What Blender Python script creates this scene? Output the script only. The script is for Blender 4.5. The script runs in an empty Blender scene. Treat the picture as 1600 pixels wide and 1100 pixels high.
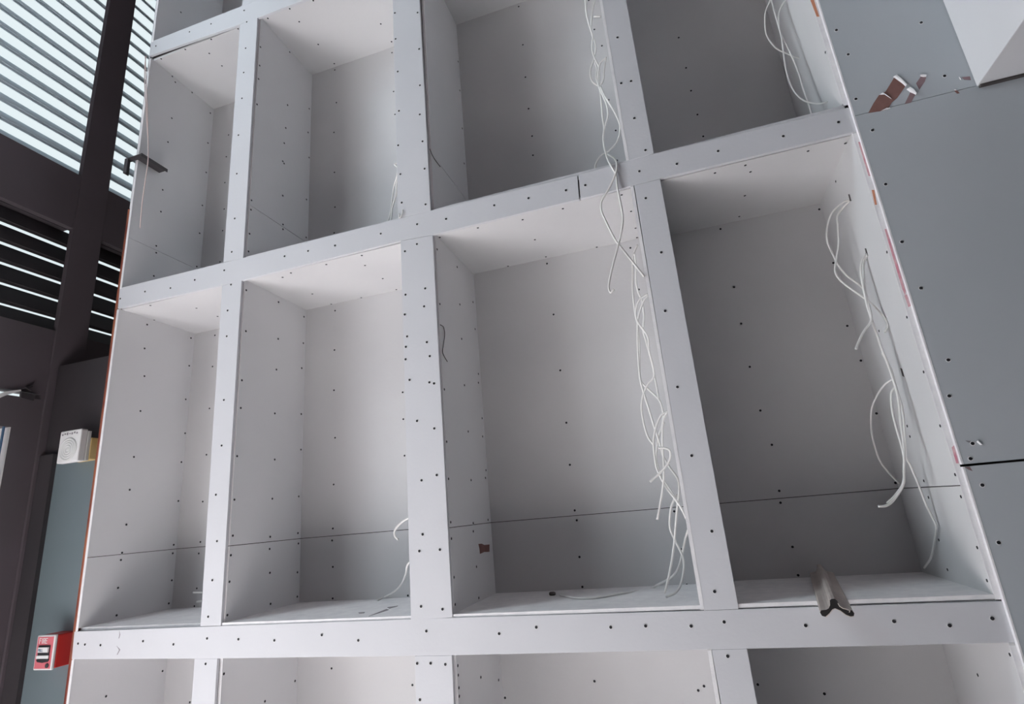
import bpy, bmesh, math, random
from mathutils import Vector, Matrix
random.seed(7)
SC = bpy.context.scene
COL = SC.collection

# ------------------------------------------------------------------ camera
FPX = 854.947                       # focal length in pixels of the 1600 px wide frame
CM = [[0.950287, 0.300019, -0.083321], [-0.161529, 0.246227, -0.955657], [-0.2662, 0.921608, 0.282448]]   # rows: camera right, down, forward
EYE = Vector((0.0, -1.7, 1.5))
cd = bpy.data.cameras.new('camera')
cd.sensor_width = 36.0
cd.lens = FPX / 1600.0 * 36.0
cd.clip_start = 0.02
cam = bpy.data.objects.new('camera', cd)
COL.objects.link(cam)
r_, d_, f_ = [Vector(v).normalized() for v in CM]
cam.matrix_world = Matrix(((r_.x, -d_.x, -f_.x, EYE.x), (r_.y, -d_.y, -f_.y, EYE.y), (r_.z, -d_.z, -f_.z, EYE.z), (0, 0, 0, 1)))
SC.camera = cam

# ------------------------------------------------------------------ world, lamps, exposure
SC.view_settings.view_transform = 'Standard'
SC.view_settings.look = 'None'
SC.view_settings.gamma = 1.0
SC.view_settings.use_curve_mapping = False
SC.view_settings.exposure = 0.06
w = bpy.data.worlds.new('overcast_sky')
SC.world = w
w.use_nodes = True
bg = w.node_tree.nodes['Background']
bg.inputs[0].default_value = (0.80, 0.90, 0.93, 1)
bg.inputs[1].default_value = 0.95


def area(name, loc, direction, sx, sy, power, color):
    l = bpy.data.lights.new(name, 'AREA')
    l.shape = 'RECTANGLE'
    l.size = sx
    l.size_y = sy
    l.energy = power
    l.color = color
    o = bpy.data.objects.new(name, l)
    o.location = loc
    o.rotation_euler = Vector(direction).to_track_quat('-Z', 'Y').to_euler()
    COL.objects.link(o)
    return o


# daylight entering through the glazed shopfront opening low in the left wall and through the high glazing above it
# sun falling steeply through the shopfront glazing of the left wall onto the floor beside the shelving
sl = bpy.data.lights.new('sun', 'SUN')
sl.energy = 45.0
sl.angle = 0.05
sl.color = (1.0, 0.985, 0.985)
so = bpy.data.objects.new('sun', sl)
so.rotation_euler = Vector((0.57, 0.14, -0.81)).to_track_quat('-Z', 'Y').to_euler()
COL.objects.link(so)
# sky light through the high and the low glazing of the left wall
area('high_window_daylight', (-2.98, -1.35, 4.6), (1, 0.0, -0.45), 0.8, 1.2, 48.0, (0.80, 0.93, 1.0))
area('upper_window_daylight', (-2.98, -1.7, 4.0), (1, 0.0, 0), 1.5, 2.0, 12.0, (0.80, 0.93, 1.0))
area('shopfront_daylight', (-2.98, -1.9, 1.3), (1, 0.0, 0), 1.1, 2.3, 24.0, (0.82, 0.92, 1.0))


# ------------------------------------------------------------------ helpers
def ray(u, v):
    a, b = (u - 800.0) / FPX, (v - 550.0) / FPX
    return r_ * a + d_ * b + f_


def at(u, v, axis, val):
    """where the sight line through a pixel of the photo meets the plane axis = val"""
    d = ray(u, v)
    return EYE + d * ((val - EYE[axis]) / d[axis])


def F(u, v, y=0.0):
    return at(u, v, 1, y)


class MB:
    """collects geometry in world coordinates and links it as one mesh object"""

    def __init__(s):
        s.v = []
        s.f = []
        s.m = []

    def box(s, x0, x1, y0, y1, z0, z1, mi=0):
        s.hexa([(x0, y0, z0), (x1, y0, z0), (x1, y1, z0), (x0, y1, z0), (x0, y0, z1), (x1, y0, z1), (x1, y1, z1), (x0, y1, z1)], mi)

    def hexa(s, c, mi=0):
        n = len(s.v)
        s.v += [Vector(p) for p in c]
        for f in ((0, 3, 2, 1), (4, 5, 6, 7), (0, 1, 5, 4), (1, 2, 6, 5), (2, 3, 7, 6), (3, 0, 4, 7)):
            s.f.append([n + i for i in f])
            s.m.append(mi)

    def prism(s, poly, vec, mi=0, cap_mi=None):
        """closed prism: polygon points swept by vec"""
        n = len(s.v)
        k = len(poly)
        s.v += [Vector(p) for p in poly] + [Vector(p) + Vector(vec) for p in poly]
        s.f.append(list(range(n, n + k)))
        s.f.append(list(range(n + 2 * k - 1, n + k - 1, -1)))
        s.m += [mi if cap_mi is None else cap_mi] * 2
        for i in range(k):
            j = (i + 1) % k
            s.f.append([n + i, n + k + i, n + k + j, n + j])
            s.m.append(mi)

    def tube(s, pts, rad, seg=8, mi=0):
        pts = [Vector(p) for p in pts]
        n0 = len(s.v)
        up = Vector((0.3, 0.9, 0.1)).normalized()
        for i, p in enumerate(pts):
            t = (pts[min(i + 1, len(pts) - 1)] - pts[max(i - 1, 0)]).normalized()
            a = t.cross(up)
            if a.length < 1e-4:
                a = t.cross(Vector((1, 0, 0)))
            a.normalize()
            b = t.cross(a).normalized()
            for k in range(seg):
                an = 2 * math.pi * k / seg
                s.v.append(p + (a * math.cos(an) + b * math.sin(an)) * rad)
        for i in range(len(pts) - 1):
            for k in range(seg):
                k2 = (k + 1) % seg
                s.f.append([n0 + i * seg + k, n0 + i * seg + k2, n0 + (i + 1) * seg + k2, n0 + (i + 1) * seg + k])
                s.m.append(mi)
        s.f.append([n0 + k for k in range(seg)][::-1])
        s.f.append([n0 + (len(pts) - 1) * seg + k for k in range(seg)])
        s.m += [mi, mi]

    def lathe(s, c, axis, prof, seg=16, mi=0):
        """prof: list of (radius, offset along axis)"""
        axis = Vector(axis).normalized()
        a = axis.orthogonal().normalized()
        b = axis.cross(a)
        c = Vector(c)
        n0 = len(s.v)
        for (r, h) in prof:
            for k in range(seg):
                an = 2 * math.pi * k / seg
                s.v.append(c + axis * h + (a * math.cos(an) + b * math.sin(an)) * r)
        for i in range(len(prof) - 1):
            for k in range(seg):
                k2 = (k + 1) % seg
                s.f.append([n0 + i * seg + k, n0 + i * seg + k2, n0 + (i + 1) * seg + k2, n0 + (i + 1) * seg + k])
                s.m.append(mi)
        s.f.append([n0 + k for k in range(seg)][::-1])
        s.f.append([n0 + (len(prof) - 1) * seg + k for k in range(seg)])
        s.m += [mi, mi]

    def build(s, name, mats, parent=None, smooth=False, origin=None):
        if not isinstance(mats, (list, tuple)):
            mats = [mats]
        if origin is None:
            xs = [p.x for p in s.v]
            ys = [p.y for p in s.v]
            zs = [p.z for p in s.v]
            origin = Vector(((min(xs) + max(xs)) / 2, (min(ys) + max(ys)) / 2, min(zs)))
        origin = Vector(origin)
        me = bpy.data.meshes.new(name)
        me.from_pydata([p - origin for p in s.v], [], s.f)
        for m in mats:
            me.materials.append(m)
        me.polygons.foreach_set('material_index', s.m)
        bm = bmesh.new()
        bm.from_mesh(me)
        bmesh.ops.recalc_face_normals(bm, faces=bm.faces)
        bm.to_mesh(me)
        bm.free()
        if smooth:
            for pl in me.polygons:
                pl.use_smooth = True
        o = bpy.data.objects.new(name, me)
        COL.objects.link(o)
        place(o, origin, parent)
        return o


WORLD_POS = {}


def place(o, origin, parent=None):
    WORLD_POS[o.name] = Vector(origin)
    if parent is not None:
        o.parent = parent
        o.location = Vector(origin) - WORLD_POS[parent.name]
    else:
        o.location = origin


def tag(o, label=None, cat=None, group=None, kind=None):
    for k, v in (('label', label), ('category', cat), ('group', group), ('kind', kind)):
        if v:
            o[k] = v
    return o


def empty(name, loc):
    o = bpy.data.objects.new(name, None)
    o.empty_display_size = 0.1
    COL.objects.link(o)
    place(o, loc)
    return o


def bevel(o, w=0.001, seg=2):
    m = o.modifiers.new('bevel', 'BEVEL')
    m.width = w
    m.segments = seg
    m.limit_method = 'ANGLE'
    return o


def smooth_path(pts, n=6):
    """Catmull-Rom through the points"""
    pts = [Vector(p) for p in pts]
    if len(pts) < 3:
        return pts
    q = [pts[0] * 2 - pts[1]] + pts + [pts[-1] * 2 - pts[-2]]
    out = []
    for i in range(1, len(q) - 2):
        a, b, c, d = q[i - 1], q[i], q[i + 1], q[i + 2]
        for k in range(n):
            t = k / n
            out.append(0.5 * ((2 * b) + (c - a) * t + (2 * a - 5 * b + 4 * c - d) * t * t + (3 * b - a - 3 * c + d) * t ** 3))
    out.append(pts[-1])
    return out


# ------------------------------------------------------------------ materials
def mat(name, col, rough=0.8, col2=None, scale=3.0, bump=0.0, bscale=60.0, metal=0.0, detail=4.0, emit=None):
    m = bpy.data.materials.new(name)
    m.use_nodes = True
    nt = m.node_tree
    b = nt.nodes['Principled BSDF']
    b.inputs['Base Color'].default_value = (*col, 1)
    b.inputs['Roughness'].default_value = rough
    b.inputs['Metallic'].default_value = metal
    tc = nt.nodes.new('ShaderNodeTexCoord')
    geo = nt.nodes.new('ShaderNodeNewGeometry')
    if col2:
        n = nt.nodes.new('ShaderNodeTexNoise')
        n.inputs['Scale'].default_value = scale
        n.inputs['Detail'].default_value = detail
        nt.links.new(geo.outputs['Position'], n.inputs['Vector'])
        r = nt.nodes.new('ShaderNodeValToRGB')
        r.color_ramp.elements[0].position = 0.35
        r.color_ramp.elements[1].position = 0.68
        r.color_ramp.elements[0].color = (*col, 1)
        r.color_ramp.elements[1].color = (*col2, 1)
        nt.links.new(n.outputs['Fac'], r.inputs['Fac'])
        nt.links.new(r.outputs['Color'], b.inputs['Base Color'])
    if bump:
        n = nt.nodes.new('ShaderNodeTexNoise')
        n.inputs['Scale'].default_value = bscale
        nt.links.new(geo.outputs['Position'], n.inputs['Vector'])
        bp = nt.nodes.new('ShaderNodeBump')
        bp.inputs['Strength'].default_value = bump
        bp.inputs['Distance'].default_value = 0.002
        nt.links.new(n.outputs['Fac'], bp.inputs['Height'])
        nt.links.new(bp.outputs['Normal'], b.inputs['Normal'])
    return m


M = {
    'board': mat('plasterboard_paper', (0.595, 0.60, 0.63), 0.85, (0.625, 0.63, 0.66), 2.2, 0.15, 90),
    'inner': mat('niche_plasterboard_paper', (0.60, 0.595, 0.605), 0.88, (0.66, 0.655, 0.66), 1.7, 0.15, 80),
    'side': mat('lightened_side_paper', (0.72, 0.715, 0.73), 0.88, (0.76, 0.755, 0.765), 1.7, 0.15, 80),  # same paper as the backs, lightened in colour in place of stronger light
    'core': mat('gypsum_core_and_lit_floor', (0.86, 0.85, 0.86), 0.95, (0.78, 0.77, 0.79), 30, 0.3, 200),
    'wallgrey': mat('grey_plasterboard_paper', (0.44, 0.475, 0.505), 0.85, (0.47, 0.50, 0.53), 1.6, 0.12, 90),
    'soffit': mat('pale_plasterboard', (0.66, 0.66, 0.68), 0.85, (0.69, 0.69, 0.71), 2.0),
    'screw': mat('black_phosphate_screw', (0.02, 0.02, 0.025), 0.55, metal=0.3),
    'burr': mat('lifted_paper_ring', (0.68, 0.68, 0.69), 0.9),
    'cable': mat('white_cable_sheath', (0.80, 0.79, 0.77), 0.45, (0.74, 0.72, 0.70), 8.0),
    'wire': mat('dark_wire', (0.07, 0.06, 0.06), 0.5),
    'void': mat('dark_steel_framing', (0.05, 0.045, 0.045), 0.7, (0.08, 0.07, 0.07), 6),
    'rust': mat('red_primed_steel', (0.23, 0.055, 0.04), 0.6, (0.42, 0.16, 0.09), 7.0),
    'steel': mat('dark_steel', (0.040, 0.036, 0.040), 0.6, (0.050, 0.043, 0.048), 3.0),
    'blackwall': mat('black_wall_cladding', (0.105, 0.09, 0.10), 0.7, (0.125, 0.105, 0.12), 2.0),
    'blade': mat('painted_louvre_blade', (0.58, 0.69, 0.76), 0.5),
    'greenwall': mat('teal_grey_painted_wall', (0.15, 0.20, 0.215), 0.6, (0.17, 0.215, 0.24), 2.5),
    'red': mat('fire_red_plastic', (0.62, 0.035, 0.03), 0.35),
    'white': mat('white_plastic', (0.80, 0.80, 0.80), 0.4),
    'pinkplate': mat('red_plate_face', (0.66, 0.16, 0.19), 0.3),
    'black': mat('black_plastic', (0.025, 0.025, 0.03), 0.4),
    'yellow': mat('yellow_back_box', (0.70, 0.50, 0.20), 0.5, (0.74, 0.56, 0.26), 14),
    'grille': mat('off_white_grille', (0.68, 0.69, 0.68), 0.5),
    'bracket': mat('grey_painted_steel_angle', (0.045, 0.04, 0.045), 0.5),
    'string': mat('pink_string', (0.72, 0.58, 0.56), 0.9),
    'brown': mat('torn_brown_paper', (0.20, 0.10, 0.085), 0.95, (0.25, 0.13, 0.115), 25),
    'mauve': mat('torn_mauve_paper', (0.24, 0.155, 0.17), 0.95, (0.29, 0.20, 0.21), 25),
    'pink': mat('pink_board_paper', (0.60, 0.25, 0.31), 0.9, (0.70, 0.48, 0.50), 40),
    'orange': mat('orange_primer', (0.62, 0.27, 0.16), 0.8),
    'beige': mat('beige_profile_skin', (0.58, 0.52, 0.48), 0.45, (0.50, 0.44, 0.41), 20),
    'profdark': mat('dark_profile_core', (0.02, 0.018, 0.018), 0.5),
    'floor': mat('concrete_floor', (0.52, 0.50, 0.50), 0.8, (0.57, 0.55, 0.55), 1.5),
    'room': mat('room_wall_paint', (0.30, 0.24, 0.25), 0.9),
    'glass': None,
    'mark': mat('pencil_mark', (0.30, 0.28, 0.30), 0.95),
    'blueframe': mat('blue_grey_window_frame', (0.05, 0.12, 0.22), 0.5),
}


def glass_mat():
    m = bpy.data.materials.new('clear_glass')
    m.use_nodes = True
    nt = m.node_tree
    nt.nodes.clear()
    out = nt.nodes.new('ShaderNodeOutputMaterial')
    mix = nt.nodes.new('ShaderNodeMixShader')
    tr = nt.nodes.new('ShaderNodeBsdfTransparent')
    gl = nt.nodes.new('ShaderNodeBsdfGlossy')
    gl.inputs['Roughness'].default_value = 0.02
    mix.inputs[0].default_value = 0.06
    nt.links.new(tr.outputs[0], mix.inputs[1])
    nt.links.new(gl.outputs[0], mix.inputs[2])
    nt.links.new(mix.outputs[0], out.inputs[0])
    return m


M['glass'] = glass_mat()

# ------------------------------------------------------------------ geometry constants of the shelving (metres)
XL, P1L, P1R, P2L, P2R, P3L, P3R, XR = -2.328, -1.741, -1.640, -0.896, -0.765, -0.015, 0.0765, 0.667
B0, B1, M0, M1, T0, T1 = 1.109, 1.206, 2.530, 2.632, 3.941, 4.052
TOP0, TOP1 = 5.36, 5.47
TH = 0.012
WY = -0.010            # face of the wall to the right
DEP = 0.41
DEP4 = 0.44
COLS = [(XL + TH, P1L, DEP), (P1R + 0.008, P2L, DEP), (P2R + 0.010, P3L, DEP), (P3R, XR - TH, DEP4)]
ROWS = {'L': (0.10, B0), 'M': (B1, M0), 'U': (M1, T0), 'T': (T1, TOP0)}

# ------------------------------------------------------------------ the room
g = MB(); g.box(-6.0, 5.0, -7.0, 1.8, -0.12, 0.0)
tag(g.build('floor', M['floor']), kind='structure')
g = MB(); g.box(-2.75, 5.0, -7.0, 1.8, 6.2, 6.35)
tag(g.build('ceiling', M['room']), kind='structure')
g = MB()
g.box(-3.0, 5.0, -7.12, -7.0, 0, 6.2)
tag(g.build('wall_back', M['room']), kind='structure')
g = MB(); g.box(5.0, 5.12, -7.0, 1.8, 0, 6.2)
tag(g.build('wall_side', M['room']), kind='structure')
g = MB(); g.box(-2.75, 5.0, 1.68, 1.8, 0, 6.2)
tag(g.build('wall_far', M['void']), kind='structure')

# wall to the right of the shelving: three grey boards with open joints
WS0, WS1 = 1.5215, 2.5825
g = MB()
g.box(XR + 0.0015, 4.98, WY, WY + TH, 0.0, WS0 - 0.003)
g.box(XR + 0.0015, 4.98, WY, WY + TH, WS0 + 0.003, WS1 - 0.001)
g.box(XR + 0.0015, 4.98, WY, WY + TH, WS1 + 0.001, 6.2)
wall_right = tag(g.build('wall_right', M['wallgrey']), kind='structure')
g = MB(); g.box(XR + 0.0007, XR + 0.0015, WY - 0.0004, WY + TH, 0.0, WS0 - 0.003); g.box(XR + 0.0007, XR + 0.0015, WY - 0.0004, WY + TH, WS0 + 0.003, 6.2)
g.box(XR + 0.0015, XR + 0.0050, WY - 0.0006, WY, 0.0, WS0 - 0.003); g.box(XR + 0.0015, XR + 0.0050, WY - 0.0006, WY, WS0 + 0.003, 6.2)
tag(g.build('board_edge', M['core'], wall_right), label='bare white cut edge of the board')
g = MB(); g.box(XR + 0.02, 4.98, 0.02, 0.05, 0.0, 6.2)
g.build('backing', M['void'], wall_right)

# ------------------------------------------------------------------ niche shelving
shelf = tag(empty('niche_shelving', ((XL + XR) / 2, 0.2, 0)),
            'tall unpainted plasterboard niche wall of four columns with screwed face boards', 'shelving')


def face_board(name, corners, label=None, mi=0):
    """corners: pixel corners bl, br, tr, tl or world (x, z) pairs of a face board 12 mm thick"""
    pts = []
    for c in corners:
        if len(c) == 3:
            pts.append(F(c[0], c[1]))
        else:
            pts.append(Vector((c[0], 0, c[1])))
    g = MB()
    g.prism([Vector((q.x, 0, q.z)) for q in pts], (0, TH, 0))
    o = g.build(name, M['board'], shelf)
    bevel(o, 0.0012, 2)
    if label:
        o['label'] = label
    return o


P = 'p'
# beams (the middle one is made of two boards that meet at an open joint)
beam_bot = face_board('beam_board', [(112, 1030, P), (339, 1029, P), (706, 1024, P), (1110, 1015, P), (0.6682, 1.1135), (0.6682, 1.2035), (1154, 952, P), (1099, 954, P), (706, 965, P), (344, 978, P), (116, 987, P)])
beam_mid_a = face_board('beam_board', [(184, 482, P), (347, 446, P), (626, 376, P), (675, 367, P), (905, 311, P), (902, 274, P), (672, 329, P), (379, 403, P), (187, 450, P)])
beam_mid_b = face_board('beam_board', [(907, 310.5, P), (989, 290, P), (1031, 279, P), (0.6682, 2.534), (0.6682, 2.624), (1022, 240, P), (979, 252, P), (904, 273, P)])
beam_top = face_board('beam_board', [(234, 87, P), (375, 38, P), (402, 28, P), (475, 0, P), (0.667, T0), (0.667, T1), (-1.7, T1), (377, 9.5, P), (236, 65, P)])
beam_upper = face_board('beam_board', [(XL, TOP0), (XR, TOP0), (XR, TOP1), (XL, TOP1)])
beam_base = face_board('base_board', [(XL, 0.0), (XR, 0.0), (XR, 0.10), (XL, 0.10)])


def post(x0b, x1b, z0, x0t, x1t, z1):
    return face_board('post_board', [(x0b, z0), (x1b, z0), (x1t, z1), (x0t, z1)])


def X(u, v):
    return F(u, v).x


def Z(u, v):
    return F(u, v).z


posts = {}
posts['M1'] = face_board('post_board', [(313, 978.5, P), (345, 977.5, P), (377.5, 437.5, P), (347, 446.5, P)])
posts['M2'] = face_board('post_board', [(642, 969, P), (707, 964.5, P), (676, 367.5, P), (626, 376.5, P)])
posts['M3'] = face_board('post_board', [(1100, 954, P), (1154.5, 951.5, P), (1031.5, 279.5, P), (991, 289.7, P)])
posts['U1'] = face_board('post_board', [(349, 410, P), (380, 403, P), (-1.640, T0), (375, 38.5, P)])
posts['U2'] = face_board('post_board', [(622, 341, P), (673, 329, P), (-0.772, T0), (-0.900, T0)])
posts['U3'] = face_board('post_board', [(981, 251.7, P), (1022, 240, P), (0.075, T0), (-0.012, T0)])
posts['L1'] = face_board('post_board', [(-1.741, 0.1), (-1.645, 0.1), (339.5, 1029, P), (304, 1029, P)])
posts['L2'] = face_board('post_board', [(-0.890, 0.1), (-0.768, 0.1), (706, 1024, P), (648, 1024.8, P)])
posts['L3'] = face_board('post_board', [(-0.003, 0.1), (0.076, 0.1), (1167.5, 1013.5, P), (1112, 1015, P)])
for k, (a, b) in enumerate(((P1L, P1R), (P2L, P2R), (P3L + .005, P3R))):
    posts['T%d' % (k + 1)] = face_board('post_board', [(a, T1), (b, T1), (b, TOP0), (a, TOP0)])

SEAM = {'L': None, 'M': 1.4735, 'U': 2.895, 'T': None}
panels = {}


def panel(kind, boxes, key):
    g = MB()
    for b in boxes:
        g.box(*b)
    o = g.build(kind, M['core'] if kind == 'floor_panel' else M['side'] if kind == 'side_panel' and key[-1] != 'R' else M['inner'], shelf)  # floors whitened with the gypsum colour, extra brightness put into their tone
    panels[key] = o
    return o


for r, (z0, z1) in ROWS.items():
    for ci, (x0, x1, dp) in enumerate(COLS):
        key = r + str(ci + 1)
        zf = z0 + (0.012 if r != 'L' else 0.004)
        zc = z1 + 0.004
        h = 0.0012
        sm = SEAM[r]
        spans = [(zf, zc)] if sm is None else [(zf, sm - h), (sm + h, zc)]
        spans_side = spans if (r == 'M' or (r == 'U' and ci < 3)) else [(zf, zc)]
        spans_back = spans if r == 'M' else [(zf, zc)]
        panel('back_panel', [(x0 - .001, x1 + .001, dp, dp + TH, a, b) for a, b in spans_back], key + 'B')
        yl = 0.0 if ci == 0 else TH + 0.0004
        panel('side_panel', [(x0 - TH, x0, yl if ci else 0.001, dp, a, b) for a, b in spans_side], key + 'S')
        if ci == 3:
            panel('side_panel', [(x1, x1 + TH, 0.0005, dp, a, b) for a, b in spans_side], key + 'R')
        elif ci == 2:
            panel('side_panel', [(x1 - 0.007, x1 + 0.004, 0.0, dp, zf, zc)], key + 'R')
        else:
            panel('side_panel', [(x1 + 0.001, x1 + TH, TH + .0004, dp, zf, zc)], key + 'R')
        panel('ceiling_panel', [(x0 - .006, x1 + .006, TH + .005, dp, zc, zc + TH)], key + 'C')
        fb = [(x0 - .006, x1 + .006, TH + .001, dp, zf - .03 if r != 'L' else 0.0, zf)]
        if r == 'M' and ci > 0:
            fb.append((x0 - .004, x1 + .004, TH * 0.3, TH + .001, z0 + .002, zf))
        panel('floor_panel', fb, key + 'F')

# white gypsum edges where side panels end at the face
def edge_strip(x0, x1, z0, z1, y=-0.0006):
    g = MB()
    g.box(x0, x1, y, 0.0004, z0, z1)
    return tag(g.build('board_edge', M['core'], shelf), label='bare white edge of a side board')


for r in ('L', 'M', 'U', 'T'):
    z0, z1 = ROWS[r]
    edge_strip(XL, XL + TH, z0 + .001, z1 - .001)
    edge_strip(XR - TH, XR, z0 + .001, z1 - .001)
    edge_strip(P3L - 0.007, P3L + 0.003, z0 + .001, z1 - .001)
    # ledge of gypsum under every beam board
for (x0, x1, dp) in COLS[1:]:
    g = MB(); g.box(x0 - TH - .003, x0 - TH - .0008, TH + .006, dp - .002, 0.11, TOP0)
    g.build('dark_joint_backing', M['void'], shelf)  # dark strip added behind the side boards so their joints look shaded
# dark metal studs inside the posts, seen through the open joints
for a, b in ((P1L, P1R), (P2L, P2R), (P3L + 0.012, P3R)):
    g = MB(); g.box(a + 0.018, b - 0.004, TH + 0.002, 0.05, 0.1, TOP0)
    g.build('steel_stud', M['void'], shelf)
g = MB(); g.box(XL, XR, DEP4 + 0.02, DEP4 + 0.05, 0.0, TOP1)
g.build('backing', M['void'], shelf)
for zz0, zz1 in ((B0, B1), (M0, M1), (T0, T1)):
    g = MB(); g.box(XL + .01, XR - .01, TH + .001, 0.05, zz0 + 0.02, zz1 - 0.004)
    g.build('steel_rail', M['void'], shelf)
g = MB(); g.box(XL - 0.001, XL, 0.02, DEP4 + .05, 0.0, TOP1)
g.build('end_panel', M['void'], shelf)
# red primed steel channel along the left end
g = MB()
g.box(XL - 0.010, XL - 0.0005, 0.001, 0.045, 0.0, 3.05)
g.box(XL - 0.0125, XL - 0.010, -0.001, 0.045, 0.0, 3.05)
tag(g.build('edge_channel', M['rust'], shelf), label='red primed steel channel along the left end')
g = MB(); g.box(XL - 0.006, XL - 0.0005, 0.001, 0.045, 3.055, TOP1)
g.build('edge_channel', M['board'], shelf)

# ------------------------------------------------------------------ screws
SCREWS = []            # (panel, point, normal)


def addscr(key, ox, oy, lst):
    for (a, b) in lst:
        u, v = ox + a / 4.0, oy + b / 4.0
        if key == 'F':
            p_ = F(u, v)
            n = (0, -1, 0)
            best, bd = None, 1e9
            for nm, o in list(posts.items()):
                c = WORLD_POS[o.name]
                zz = [vv.co.z for vv in o.data.vertices]
                if c.z - .0 <= p_.z <= c.z + max(zz) and abs(c.x - p_.x) < bd:
                    best, bd = o, abs(c.x - p_.x)
            if B0 - .01 <= p_.z <= B1 + .01:
                best = beam_bot
            elif M0 - .012 <= p_.z <= M1 + .012:
                best = beam_mid_a if p_.x < F(905, 292).x else beam_mid_b
            elif T0 - .01 <= p_.z <= T1 + .02:
                best = beam_top
            SCREWS.append((best or beam_bot, p_, n))
            continue
        if key == 'W':
            SCREWS.append((wall_right, F(u, v, WY), (0, -1, 0)))
            continue
        # find cell for back / side / ceiling
        done = False
        for r, (z0, z1) in ROWS.items():
            for ci, (x0, x1, dp) in enumerate(COLS):
                k = r + str(ci + 1)
                zc = z1 + .004
                if key == 'B':
                    q = at(u, v, 1, dp)
                    if x0 - .01 <= q.x <= x1 + .02 and z0 - .02 <= q.z <= zc + .02:
                        q.x = min(max(q.x, x0 + .006), x1 - .006); q.z = min(q.z, zc - .008)
                        SCREWS.append((panels[k + 'B'], q, (0, -1, 0))); done = True
                elif key == 'C':
                    q = at(u, v, 2, zc)
                    if x0 - .02 <= q.x <= x1 + .02 and -.02 <= q.y <= dp + .04:
                        q.y = min(max(q.y, .022), dp - .008); q.x = min(max(q.x, x0 + .006), x1 - .006)
                        SCREWS.append((panels[k + 'C'], q, (0, 0, -1))); done = True
                elif key == 'S%d' % (ci + 1):
                    q = at(u, v, 0, x0)
                    if -.03 <= q.y <= dp + .03 and z0 - .02 <= q.z <= zc + .02:
                        q.y = min(max(q.y, .02), dp - .008); q.z = min(q.z, zc - .008)
                        SCREWS.append((panels[k + 'S'], q, (1, 0, 0))); done = True
                elif key == 'SR' and ci == 3:
                    q = at(u, v, 0, x1)
                    if -.03 <= q.y <= dp + .03 and z0 - .02 <= q.z <= zc + .02:
                        q.y = min(max(q.y, .008), dp - .008)
                        SCREWS.append((panels[k + 'R'], q, (-1, 0, 0))); done = True
                if done:
                    break
            if done:
                break


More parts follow.
